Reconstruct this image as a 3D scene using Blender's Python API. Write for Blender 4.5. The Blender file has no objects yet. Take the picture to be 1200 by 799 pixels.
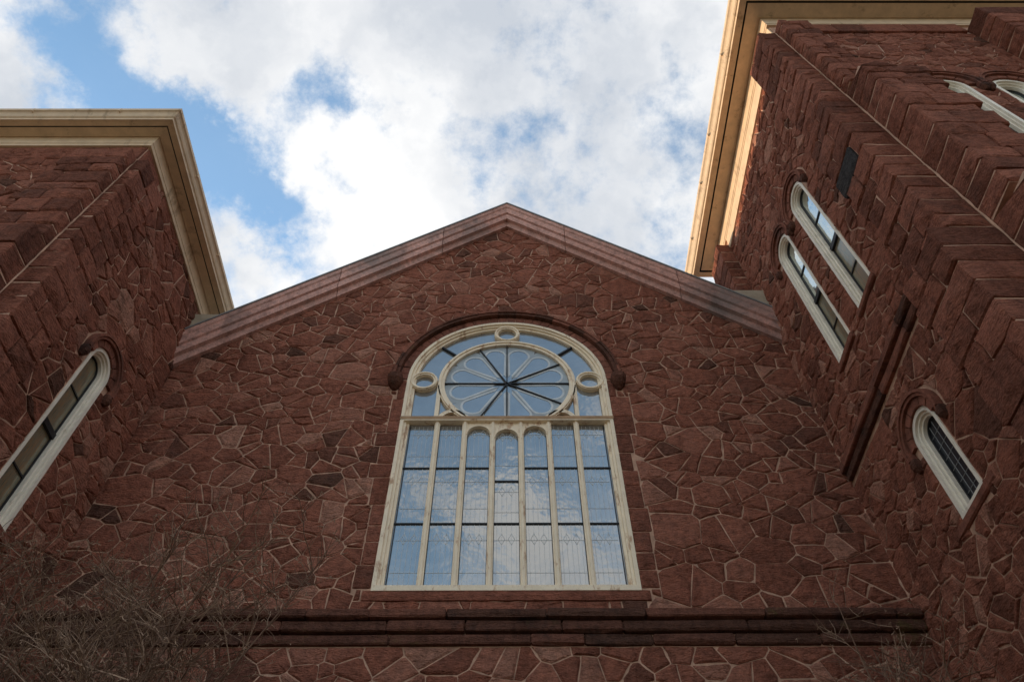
import bpy, bmesh, math, random
import numpy as np
from mathutils import Vector, Matrix

SC = bpy.context.scene
COL = SC.collection
rad = math.radians

# ------------------------------------------------------------------ camera
F_PX, W_PX, H_PX = 868.0, 1200.0, 799.0
PITCH, YAW, ROLL = rad(53.9), rad(0.35), rad(-0.35)
fwd = np.array([math.cos(PITCH) * math.sin(YAW), math.cos(PITCH) * math.cos(YAW), math.sin(PITCH)])
rt0 = np.array([math.cos(YAW), -math.sin(YAW), 0.0])
up0 = np.cross(rt0, fwd)
RT = math.cos(ROLL) * rt0 + math.sin(ROLL) * up0
UPV = -math.sin(ROLL) * rt0 + math.cos(ROLL) * up0
CAM = np.array([0.0, 0.0, 1.6])
cd = bpy.data.cameras.new('camera')
cam = bpy.data.objects.new('camera', cd)
COL.objects.link(cam)
m = Matrix.Identity(4)
for i in range(3):
    m[i][0], m[i][1], m[i][2], m[i][3] = RT[i], UPV[i], -fwd[i], CAM[i]
cam.matrix_world = m
cd.sensor_width = 36.0
cd.lens = 36.0 * F_PX / W_PX
cd.clip_start, cd.clip_end = 0.1, 3000.0
SC.camera = cam


def pix_dir(u, v):
    d = (u - 600) / F_PX * RT + (399.5 - v) / F_PX * UPV + fwd
    return d / np.linalg.norm(d)


# ------------------------------------------------------------------ light
SUN_EL, SUN_AZ = rad(10.6), rad(35.0)           # low sun behind the nave, to the left
SC.view_settings.view_transform = 'Standard'
SC.view_settings.look = 'None'
SC.view_settings.exposure = 1.0
SC.view_settings.gamma = 1.0
SC.view_settings.use_curve_mapping = False
sd = bpy.data.lights.new('sun', 'SUN')
sd.energy = 3.2
sd.angle = rad(0.5)
sd.color = (1.0, 0.72, 0.46)
sun = bpy.data.objects.new('sun', sd)
COL.objects.link(sun)
sdir = Vector((-math.cos(SUN_EL) * math.sin(SUN_AZ), math.cos(SUN_EL) * math.cos(SUN_AZ), math.sin(SUN_EL)))
sun.rotation_euler = sdir.to_track_quat('Z', 'Y').to_euler()
sun.location = sdir * 60

world = bpy.data.worlds.new('World')
SC.world = world
world.use_nodes = True
NT = world.node_tree
NT.nodes.clear()


def nd(nt, typ, **kw):
    n = nt.nodes.new(typ)
    for k, v in kw.items():
        setattr(n, k, v)
    return n


def wmath(op, a, b=None, nt=NT, clamp=False):
    n = nd(nt, 'ShaderNodeMath', operation=op, use_clamp=clamp)
    for i, x in enumerate((a, b)):
        if x is None:
            continue
        if isinstance(x, (int, float)):
            n.inputs[i].default_value = x
        else:
            nt.links.new(x, n.inputs[i])
    return n.outputs[0]


wout = nd(NT, 'ShaderNodeOutputWorld')
bg = nd(NT, 'ShaderNodeBackground')
bg.inputs['Strength'].default_value = 0.15
NT.links.new(bg.outputs[0], wout.inputs[0])
sky = nd(NT, 'ShaderNodeTexSky', sky_type='NISHITA')
sky.sun_disc = False
sky.sun_elevation = SUN_EL
sky.sun_rotation = -SUN_AZ
sky.air_density = 1.0
sky.dust_density = 0.4
sky.ozone_density = 2.0
skyb = nd(NT, 'ShaderNodeMix', data_type='RGBA', blend_type='MULTIPLY')
skyb.inputs[0].default_value = 1.0
NT.links.new(sky.outputs[0], skyb.inputs[6])
skyb.inputs[7].default_value = (1.10, 1.32, 1.32, 1)
tc = nd(NT, 'ShaderNodeTexCoord')
DIR = tc.outputs['Generated']
# cloud field: noise over direction, with open blue gaps where the sky shows
wn = nd(NT, 'ShaderNodeTexNoise')
wn.inputs['Scale'].default_value = 4.2
wn.inputs['Detail'].default_value = 7.0
wn.inputs['Roughness'].default_value = 0.6
NT.links.new(DIR, wn.inputs['Vector'])
wsub = nd(NT, 'ShaderNodeVectorMath', operation='SUBTRACT')
NT.links.new(wn.outputs['Color'], wsub.inputs[0])
wsub.inputs[1].default_value = (0.5, 0.5, 0.5)
wsc = nd(NT, 'ShaderNodeVectorMath', operation='SCALE')
NT.links.new(wsub.outputs[0], wsc.inputs[0])
wsc.inputs['Scale'].default_value = 0.33
wad = nd(NT, 'ShaderNodeVectorMath', operation='ADD')
NT.links.new(DIR, wad.inputs[0])
NT.links.new(wsc.outputs[0], wad.inputs[1])
WDIR = wad.outputs[0]
cn = nd(NT, 'ShaderNodeTexNoise')
cn.inputs['Scale'].default_value = 3.0
cn.inputs['Detail'].default_value = 9.0
cn.inputs['Roughness'].default_value = 0.62
NT.links.new(DIR, cn.inputs['Vector'])
dens = wmath('MULTIPLY_ADD', cn.outputs['Fac'], 2.6)
dens.node.inputs[2].default_value = -0.66
# (pixel of the photograph it was read from, radius in pixels, weight)
GAPS = [((60, 15), 80, -0.8), ((110, 95), 80, -0.8), ((205, 120), 75, -0.85), ((270, 150), 62, -0.75), ((285, 225), 60, -0.8),
        ((322, 275), 55, -0.85), ((345, 105), 40, -0.2), ((395, 122), 50, -0.5), ((405, 200), 32, -0.62), ((618, 150), 42, -0.5),
        ((670, 207), 26, -0.55), ((570, 225), 25, -0.4), ((440, 128), 34, -0.45), ((530, 170), 60, -0.3),
        ((25, 85), 85, 1.25), ((285, 175), 30, 0.45), ((262, 95), 40, 0.5), ((330, 215), 28, 0.4), ((190, 70), 40, 0.45), ((150, 25), 70, 0.5), ((250, 50), 90, 0.5), ((270, 300), 70, 0.5), ((430, 250), 110, 0.35),
        ((520, 60), 240, 0.35), ((730, 190), 170, 0.25), ((375, 170), 30, 0.3)]


def refl(u, v):
    d = pix_dir(u, v)
    return np.array([d[0], -d[1], d[2]])


BLOBS = [(pix_dir(*p), r / F_PX, w) for p, r, w in GAPS]
# the sky the big window mirrors: blue above, a bank of cloud below
BLOBS += [(refl(595, 470), 0.30, -0.75), (refl(480, 620), 0.12, -0.4), (refl(600, 470), 0.16, 0.12),
          (refl(600, 600), 0.065, 0.8), (refl(655, 612), 0.06, 0.65), (refl(545, 600), 0.05, 0.6), (refl(465, 580), 0.045, 0.8), (refl(590, 690), 0.16, 0.22)]
cn2 = nd(NT, 'ShaderNodeTexNoise')
cn2.inputs['Scale'].default_value = 11.0
cn2.inputs['Detail'].default_value = 8.0
cn2.inputs['Roughness'].default_value = 0.66
cn2.inputs['Distortion'].default_value = 0.0
NT.links.new(DIR, cn2.inputs['Vector'])
dens = wmath('ADD', dens, wmath('MULTIPLY', wmath('SUBTRACT', cn2.outputs['Fac'], 0.5), 2.5))
for d, r, w in BLOBS:
    ds = nd(NT, 'ShaderNodeVectorMath', operation='DISTANCE')
    NT.links.new(WDIR, ds.inputs[0])
    ds.inputs[1].default_value = tuple(d)
    mr = nd(NT, 'ShaderNodeMapRange', interpolation_type='SMOOTHSTEP')
    NT.links.new(ds.outputs['Value'], mr.inputs['Value'])
    mr.inputs['From Min'].default_value = 0.0
    mr.inputs['From Max'].default_value = r * 1.55
    mr.inputs['To Min'].default_value = w
    mr.inputs['To Max'].default_value = 0.0
    dens = wmath('ADD', dens, mr.outputs[0])
cf = nd(NT, 'ShaderNodeMapRange', interpolation_type='SMOOTHSTEP')
NT.links.new(dens, cf.inputs['Value'])
cf.inputs['From Min'].default_value = -0.05
cf.inputs['From Max'].default_value = 0.90
cf.inputs['To Min'].default_value = 0.10
shn = nd(NT, 'ShaderNodeTexNoise')
shn.inputs['Scale'].default_value = 2.4
shn.inputs['Detail'].default_value = 5.0
NT.links.new(WDIR, shn.inputs['Vector'])
ccr = nd(NT, 'ShaderNodeValToRGB')
ccr.color_ramp.elements[0].position = 0.40
ccr.color_ramp.elements[0].color = (0.55, 0.59, 0.65, 1)
ccr.color_ramp.elements[1].position = 0.60
ccr.color_ramp.elements[1].color = (0.92, 0.92, 0.92, 1)
NT.links.new(shn.outputs['Fac'], ccr.inputs[0])
csc = nd(NT, 'ShaderNodeVectorMath', operation='SCALE')
NT.links.new(ccr.outputs[0], csc.inputs[0])
csc.inputs['Scale'].default_value = 3.75
smix = nd(NT, 'ShaderNodeMix', data_type='RGBA')
NT.links.new(cf.outputs[0], smix.inputs[0])
NT.links.new(skyb.outputs[2], smix.inputs[6])
NT.links.new(csc.outputs[0], smix.inputs[7])
NT.links.new(smix.outputs[2], bg.inputs['Color'])


# ------------------------------------------------------------------ materials
def new_mat(name):
    mt = bpy.data.materials.new(name)
    mt.use_nodes = True
    nt = mt.node_tree
    return mt, nt, nt.nodes['Principled BSDF']


def noise(nt, vec, scale, detail=5.0, rough=0.55):
    n = nd(nt, 'ShaderNodeTexNoise')
    n.inputs['Scale'].default_value = scale
    n.inputs['Detail'].default_value = detail
    n.inputs['Roughness'].default_value = rough
    nt.links.new(vec, n.inputs['Vector'])
    return n.outputs['Fac']


def ramp(nt, fac, stops):
    r = nd(nt, 'ShaderNodeValToRGB')
    el = r.color_ramp.elements
    while len(el) < len(stops):
        el.new(0.5)
    for e, (p, c) in zip(el, stops):
        e.position = p
        e.color = (c[0], c[1], c[2], 1)
    nt.links.new(fac, r.inputs[0])
    return r.outputs[0]


def mixc(nt, fac, a, b, blend='MIX'):
    n = nd(nt, 'ShaderNodeMix', data_type='RGBA', blend_type=blend)
    for sock, x in ((0, fac), (6, a), (7, b)):
        if isinstance(x, (int, float)):
            n.inputs[sock].default_value = x
        elif isinstance(x, tuple):
            n.inputs[sock].default_value = (x[0], x[1], x[2], 1)
        else:
            nt.links.new(x, n.inputs[sock])
    return n.outputs[2]


def bump(nt, bs, hs, dist):
    b = nd(nt, 'ShaderNodeBump')
    b.inputs['Strength'].default_value = 1.0
    b.inputs['Distance'].default_value = dist
    nt.links.new(hs, b.inputs['Height'])
    nt.links.new(b.outputs[0], bs.inputs['Normal'])


def stone_mat(name, stops, bumpd=0.03, stain=0.35, layer=1.0, stainc=(0.07, 0.055, 0.05), sscale=1.3, sth=0.54, moss=0.0):
    mt, nt, bs = new_mat(name)
    tcn = nd(nt, 'ShaderNodeTexCoord')
    ob = tcn.outputs['Object']
    at = nd(nt, 'ShaderNodeAttribute', attribute_name='tint')
    sep = nd(nt, 'ShaderNodeSeparateColor')
    nt.links.new(at.outputs['Color'], sep.inputs[0])
    base = ramp(nt, sep.outputs[0], stops)
    # grain and mottling
    n1 = noise(nt, ob, 10.0, 8.0, 0.70)
    gr = ramp(nt, n1, [(0.28, (0.50, 0.52, 0.54)), (0.5, (1, 1, 1)), (0.74, (1.42, 1.32, 1.25))])
    c = mixc(nt, 0.9, base, gr, 'MULTIPLY')
    n2 = noise(nt, ob, 48.0, 5.0, 0.75)
    g2 = ramp(nt, n2, [(0.3, (0.62, 0.62, 0.62)), (0.7, (1.35, 1.33, 1.3))])
    c = mixc(nt, 0.8, c, g2, 'MULTIPLY')
    # old soot and lichen patches with a shape of their own
    n3 = noise(nt, ob, sscale, 8.0, 0.68)
    sf = ramp(nt, n3, [(sth, (0, 0, 0)), (sth + 0.16, (stain, stain, stain))])
    c = mixc(nt, sf, c, stainc)
    # long water streaks running down the wall
    ms = nd(nt, 'ShaderNodeMapping')
    ms.inputs['Scale'].default_value = (1.6, 1.6, 0.16)
    nt.links.new(ob, ms.inputs['Vector'])
    n4 = noise(nt, ms.outputs[0], 2.2, 6.0, 0.65)
    c = mixc(nt, 0.85, c, ramp(nt, n4, [(0.30, (0.66, 0.64, 0.64)), (0.48, (1, 1, 1)), (0.66, (1.0, 1.0, 1.0)), (0.80, (1.25, 1.22, 1.2))]), 'MULTIPLY')
    if moss:
        n5 = noise(nt, ob, 1.7, 7.0, 0.7)
        c = mixc(nt, ramp(nt, n5, [(0.60, (0, 0, 0)), (0.70, (moss, moss, moss))]), c, (0.12, 0.105, 0.035))
    nt.links.new(c, bs.inputs['Base Color'])
    bs.inputs['Roughness'].default_value = 0.95
    bs.inputs['Specular IOR Level'].default_value = 0.03
    # rough split face: lumps, bedding layers, pits
    mp = nd(nt, 'ShaderNodeMapping')
    mp.inputs['Scale'].default_value = (1.0, 1.0, 2.6 * layer)
    nt.links.new(ob, mp.inputs['Vector'])
    h1 = noise(nt, mp.outputs[0], 7.0, 8.0, 0.62)
    v = nd(nt, 'ShaderNodeTexVoronoi')
    v.inputs['Scale'].default_value = 22.0
    nt.links.new(mp.outputs[0], v.inputs['Vector'])
    h2 = noise(nt, mp.outputs[0], 30.0, 6.0, 0.75)
    h = wmath('ADD', h1, wmath('ADD', wmath('MULTIPLY', v.outputs['Distance'], 0.2, nt), wmath('MULTIPLY', h2, 0.32, nt), nt), nt)
    bump(nt, bs, h, bumpd)
    return mt


RED = [(0.0, (0.150, 0.075, 0.055)), (0.04, (0.215, 0.092, 0.065)), (0.15, (0.280, 0.110, 0.075)), (0.45, (0.335, 0.130, 0.088)),
       (0.75, (0.370, 0.149, 0.102)), (0.90, (0.410, 0.180, 0.126)), (1.0, (0.48, 0.245, 0.175))]
M = {}
M['stone'] = stone_mat('rough_red_sandstone', RED, 0.075)
M['ashlar'] = stone_mat('coursed_red_sandstone', [(0.0, (0.070, 0.066, 0.066)), (0.012, (0.200, 0.084, 0.060)), (0.5, (0.320, 0.125, 0.085)), (1.0, (0.385, 0.156, 0.108))], 0.085, 0.45)
M['dressed'] = stone_mat('dressed_red_sandstone', [(0.0, (0.20, 0.084, 0.060)), (1.0, (0.275, 0.115, 0.082))], 0.012, 0.85, 1.0, (0.045, 0.036, 0.034))
M['sooty'] = stone_mat('soot_blackened_sandstone', [(0.0, (0.10, 0.054, 0.041)), (0.6, (0.145, 0.068, 0.050)), (1.0, (0.20, 0.088, 0.063))], 0.045, 0.95, 1.0, (0.035, 0.03, 0.029), 1.3, 0.54, 0.6)
M['coping'] = stone_mat('pink_coping_sandstone', [(0.0, (0.50, 0.285, 0.24)), (1.0, (0.66, 0.40, 0.345))], 0.010, 0.75, 0.6, (0.20, 0.175, 0.165), 0.55, 0.47)


def simple(name, col, rough=0.7, b=0.0, bs_scale=20, var=0.15, spec=0.3, wear=None, wscale=6.0):
    mt, nt, bs = new_mat(name)
    tcn = nd(nt, 'ShaderNodeTexCoord')
    ob = tcn.outputs['Object']
    n1 = noise(nt, ob, 5.0, 6.0, 0.6)
    lo, hi = 1 - var, 1 + var
    c = mixc(nt, 1.0, tuple(col), ramp(nt, n1, [(0.3, (lo, lo, lo)), (0.7, (hi, hi, hi))]), 'MULTIPLY')
    if wear:
        mp = nd(nt, 'ShaderNodeMapping')
        mp.inputs['Scale'].default_value = (1.0, 1.0, 0.35)
        nt.links.new(ob, mp.inputs['Vector'])
        n2 = noise(nt, mp.outputs[0], wscale, 8.0, 0.7)
        f = ramp(nt, n2, [(wear[1], (0, 0, 0)), (wear[1] + 0.09, (wear[2], wear[2], wear[2]))])
        c = mixc(nt, f, c, wear[0])
    nt.links.new(c, bs.inputs['Base Color'])
    bs.inputs['Roughness'].default_value = rough
    bs.inputs['Specular IOR Level'].default_value = spec
    if b:
        bump(nt, bs, noise(nt, ob, bs_scale, 6.0, 0.6), b)
    return mt


M['mortar'] = simple('pinkish_mortar', (0.50, 0.30, 0.21), 0.95, 0.012, 30, 0.35)
M['frame'] = simple('cream_window_paint', (0.90, 0.765, 0.575), 0.6, 0.006, 45, 0.08, 0.3, ((0.45, 0.24, 0.12), 0.555, 0.8), 7.0)
M['white'] = simple('off_white_window_paint', (0.86, 0.79, 0.67), 0.6, 0.005, 45, 0.08, 0.3, ((0.50, 0.42, 0.31), 0.58, 0.7), 7.0)
M['cornice'] = simple('tan_cornice_paint', (0.73, 0.56, 0.385), 0.6, 0.003, 30, 0.12, 0.3, ((0.30, 0.20, 0.12), 0.57, 0.6), 3.0)
M['rust'] = simple('rusty_transom_paint', (0.40, 0.25, 0.14), 0.75, 0.004, 40, 0.25)
M['black'] = simple('black_glazing_bar', (0.018, 0.018, 0.02), 0.5)
M['lead'] = simple('grey_lead_came', (0.60, 0.62, 0.62), 0.7)
M['dull_lead'] = simple('dull_lead_came', (0.30, 0.31, 0.31), 0.7)
M['tracery'] = simple('pale_tracery_paint', (0.60, 0.64, 0.66), 0.6)
M['frosted'] = simple('frosted_pale_glass', (0.38, 0.43, 0.46), 0.35)
M['slate'] = simple('grey_slate', (0.14, 0.14, 0.15), 0.7, 0.01, 12, 0.25)
M['flashing'] = simple('grey_metal_flashing', (0.22, 0.22, 0.22), 0.5, 0.002, 12, 0.25)
M['tanflash'] = simple('tan_flashing', (0.42, 0.35, 0.26), 0.7, 0.002, 12, 0.2)
M['ground'] = simple('dry_winter_lawn_ground', (0.185, 0.15, 0.10), 1.0, 0.02, 3, 0.35)
M['twig'] = simple('bare_grey_brown_twig', (0.155, 0.090, 0.060), 0.9, 0, 10, 0.3)
M['twig2'] = simple('pale_dry_twig', (0.31, 0.205, 0.14), 0.9, 0, 10, 0.3)


def glass_mat(name, base, refl_col, fac, rough=0.03, wob=0.0025, streaks=None):
    mt, nt, bs = new_mat(name)
    tcn = nd(nt, 'ShaderNodeTexCoord')
    ob = tcn.outputs['Object']
    out = nt.nodes['Material Output']
    if streaks:
        mp = nd(nt, 'ShaderNodeMapping')
        mp.inputs['Scale'].default_value = streaks[0]
        nt.links.new(ob, mp.inputs['Vector'])
        c = ramp(nt, noise(nt, mp.outputs[0], 6.0, 4.0, 0.6), [(0.28, streaks[1]), (0.45, base), (0.62, streaks[2]), (0.75, streaks[3])])
    else:
        c = mixc(nt, 1.0, base, ramp(nt, noise(nt, ob, 3.0, 4.0), [(0.3, (0.8, 0.8, 0.8)), (0.7, (1.2, 1.2, 1.2))]), 'MULTIPLY')
    nt.links.new(c, bs.inputs['Base Color'])
    bs.inputs['Roughness'].default_value = 0.35
    gl = nd(nt, 'ShaderNodeBsdfGlossy')
    gl.inputs['Color'].default_value = (*refl_col, 1)
    gl.inputs['Roughness'].default_value = rough
    bp = nd(nt, 'ShaderNodeBump')
    bp.inputs['Distance'].default_value = wob
    nt.links.new(noise(nt, ob, 5.0, 2.0), bp.inputs['Height'])
    nt.links.new(bp.outputs[0], gl.inputs['Normal'])
    mx = nd(nt, 'ShaderNodeMixShader')
    mx.inputs[0].default_value = fac
    nt.links.new(bs.outputs[0], mx.inputs[1])
    nt.links.new(gl.outputs[0], mx.inputs[2])
    nt.links.new(mx.outputs[0], out.inputs['Surface'])
    return mt


M['glass'] = glass_mat('storm_glass', (0.17, 0.185, 0.19), (0.86, 0.84, 0.80), 0.34, 0.06, 0.004)
M['glass_pale'] = glass_mat('pale_sash_glass', (0.20, 0.23, 0.21), (0.88, 0.93, 0.88), 0.72)
M['glass_olive'] = glass_mat('olive_stained_glass', (0.17, 0.175, 0.125), (0.8, 0.82, 0.72), 0.16, 0.1, 0.004,
                             ((14.0, 14.0, 0.9), (0.035, 0.05, 0.035), (0.27, 0.15, 0.06), (0.34, 0.34, 0.27)))
M['glass_dark'] = glass_mat('dark_leaded_glass', (0.012, 0.014, 0.02), (0.6, 0.7, 0.9), 0.03, 0.1)
M['lunette'] = simple('brown_lunette_panel', (0.10, 0.07, 0.05), 0.6)


# ------------------------------------------------------------------ mesh helpers
class MB:
    def __init__(self):
        self.v, self.f, self.t = [], [], []

    def add(self, verts, faces, tint=(0.5, 0.5, 0.5)):
        o = len(self.v)
        self.v.extend([tuple(map(float, p)) for p in verts])
        self.f.extend([tuple(i + o for i in fc) for fc in faces])
        self.t.extend([tint] * len(verts))

    def box(self, x0, x1, y0, y1, z0, z1, tint=(0.5, 0.5, 0.5)):
        vs = [(x, y, z) for x in (x0, x1) for y in (y0, y1) for z in (z0, z1)]
        self.add(vs, [(0, 1, 3, 2), (4, 6, 7, 5), (0, 4, 5, 1), (2, 3, 7, 6), (0, 2, 6, 4), (1, 5, 7, 3)], tint)

    def build(self, name, mat, parent=None, kind=None, smooth=False):
        me = bpy.data.meshes.new(name)
        me.from_pydata(self.v, [], self.f)
        me.materials.append(mat)
        at = me.attributes.new('tint', 'FLOAT_COLOR', 'POINT')
        buf = np.ones((len(self.v), 4), dtype=np.float32)
        if self.v:
            buf[:, :3] = np.array(self.t, dtype=np.float32)
        at.data.foreach_set('color', buf.ravel())
        if smooth:
            me.polygons.foreach_set('use_smooth', [True] * len(me.polygons))
        me.update()
        o = bpy.data.objects.new(name, me)
        COL.objects.link(o)
        if parent is not None:
            o.parent = parent
            loc = parent['base'] if 'base' in parent else (0, 0, 0)
            o.matrix_parent_inverse = Matrix.Translation(-Vector(loc))
        if kind:
            o['kind'] = kind
        return o


def recalc(o):
    bm = bmesh.new()
    bm.from_mesh(o.data)
    bmesh.ops.recalc_face_normals(bm, faces=bm.faces)
    bm.to_mesh(o.data)
    bm.free()
    return o


def thing(name, label, cat, base, group=None):
    o = bpy.data.objects.new(name, None)
    o.location = base
    o['base'] = list(base)
    o['label'] = label
    o['category'] = cat
    if group:
        o['group'] = group
    COL.objects.link(o)
    return o


class Plane:
    """wall plane: a along, b up, h out of the wall"""
    def __init__(self, o, A, N):
        self.o, self.A, self.N = np.array(o, float), np.array(A, float), np.array(N, float)
        self.B = np.array([0, 0, 1.0])

    def __call__(self, a, b, h=0.0):
        return self.o + self.A * a + self.B * b + self.N * h


FY = 8.0
XR, YR, XRE, YRE = 4.98, 3.51, 11.60, 8.85
XL, YL, XLE, YLE = -5.872, 4.585, -11.2, 9.9
P_FAC = Plane((0, FY, 0), (1, 0, 0), (0, -1, 0))
P_RS = Plane((XR, 0, 0), (0, -1, 0), (-1, 0, 0))      # a = -y
P_RF = Plane((0, YR, 0), (1, 0, 0), (0, -1, 0))
P_LS = Plane((XL, 0, 0), (0, 1, 0), (1, 0, 0))        # a = y
P_LF = Plane((0, YL, 0), (1, 0, 0), (0, -1, 0))


def arc(cx, cz, r, a0, a1, n):
    return [(cx + r * math.cos(rad(a0 + (a1 - a0) * i / n)), cz + r * math.sin(rad(a0 + (a1 - a0) * i / n))) for i in range(n + 1)]


def arch_path(c, hw, zb, zs, n=24):
    """bottom right, round the arch, bottom left (counter-clockwise)"""
    return [(c + hw, zb)] + arc(c, zs, hw, 0, 180, n) + [(c - hw, zb)]


def band(mb, pl, P, Q, h0, h1, closed=False, tint=(0.5, 0.5, 0.5)):
    n = len(P)
    vs = []
    for p, q in zip(P, Q):
        vs += [pl(p[0], p[1], h0), pl(p[0], p[1], h1), pl(q[0], q[1], h1), pl(q[0], q[1], h0)]
    fs = []
    for i in range(n if closed else n - 1):
        j = (i + 1) % n
        for k in range(3):
            fs.append((i * 4 + k, j * 4 + k, j * 4 + k + 1, i * 4 + k + 1))
    if not closed:
        fs += [(0, 1, 2, 3), ((n - 1) * 4 + 3, (n - 1) * 4 + 2, (n - 1) * 4 + 1, (n - 1) * 4)]
    mb.add(vs, fs, tint)


def pbox(mb, pl, a0, a1, b0, b1, h0, h1, tint=(0.5, 0.5, 0.5)):
    vs = [pl(a, b, h) for a in (a0, a1) for b in (b0, b1) for h in (h0, h1)]
    mb.add(vs, [(0, 1, 3, 2), (4, 6, 7, 5), (0, 4, 5, 1), (2, 3, 7, 6), (0, 2, 6, 4), (1, 5, 7, 3)], tint)


def pstrip(mb, pl, p, q, w, h0, h1, tint=(0.5, 0.5, 0.5)):
    dx, dz = q[0] - p[0], q[1] - p[1]
    L = math.hypot(dx, dz)
    nx, nz = -dz / L * w / 2, dx / L * w / 2
    band(mb, pl, [(p[0] + nx, p[1] + nz), (q[0] + nx, q[1] + nz)], [(p[0] - nx, p[1] - nz), (q[0] - nx, q[1] - nz)], h0, h1, False, tint)


def plate(mb, pl, poly, h):
    mb.add([pl(a, b, h) for a, b in poly], [tuple(range(len(poly)))])


def wall_sheet(pl, outline, holes, name, mat, parent):
    """flat backing of bed mortar with real openings"""
    bm = bmesh.new()
    edges = []
    for loop in [outline] + holes:
        vs = [bm.verts.new(pl(a, b, 0)) for a, b in loop]
        for i in range(len(vs)):
            edges.append(bm.edges.new((vs[i], vs[(i + 1) % len(vs)])))
    bmesh.ops.triangle_fill(bm, use_beauty=True, use_dissolve=False, edges=edges)
    mb = MB()
    bm.verts.index_update()
    mb.add([v.co for v in bm.verts], [tuple(v.index for v in f.verts) for f in bm.faces])
    bm.free()
    return mb.build(name, mat, parent)


# ------------------------------------------------------------------ rubble masonry
def clip(poly, nx, nz, c):
    """keep nx*a + nz*b <= c"""
    out = []
    n = len(poly)
    for i in range(n):
        p, q = poly[i], poly[(i + 1) % n]
        dp, dq = nx * p[0] + nz * p[1] - c, nx * q[0] + nz * q[1] - c
        if dp <= 0:
            out.append(p)
        if (dp < 0 < dq) or (dq < 0 < dp):
            t = dp / (dp - dq)
            out.append((p[0] + (q[0] - p[0]) * t, p[1] + (q[1] - p[1]) * t))
    return out


def area(poly):
    return 0.5 * sum(poly[i][0] * poly[(i + 1) % len(poly)][1] - poly[(i + 1) % len(poly)][0] * poly[i][1] for i in range(len(poly)))


def inside(poly, p):
    for i in range(len(poly)):
        a, b = poly[i], poly[(i + 1) % len(poly)]
        if (b[0] - a[0]) * (p[1] - a[1]) - (b[1] - a[1]) * (p[0] - a[0]) < 0:
            return False
    return True


def nearest(poly, p):
    best = None
    for i in range(len(poly)):
        a, b = poly[i], poly[(i + 1) % len(poly)]
        dx, dz = b[0] - a[0], b[1] - a[1]
        t = max(0, min(1, ((p[0] - a[0]) * dx + (p[1] - a[1]) * dz) / (dx * dx + dz * dz + 1e-12)))
        q = (a[0] + t * dx, a[1] + t * dz)
        d = math.hypot(p[0] - q[0], p[1] - q[1])
        if best is None or d < best[0]:
            best = (d, q)
    return best


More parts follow.
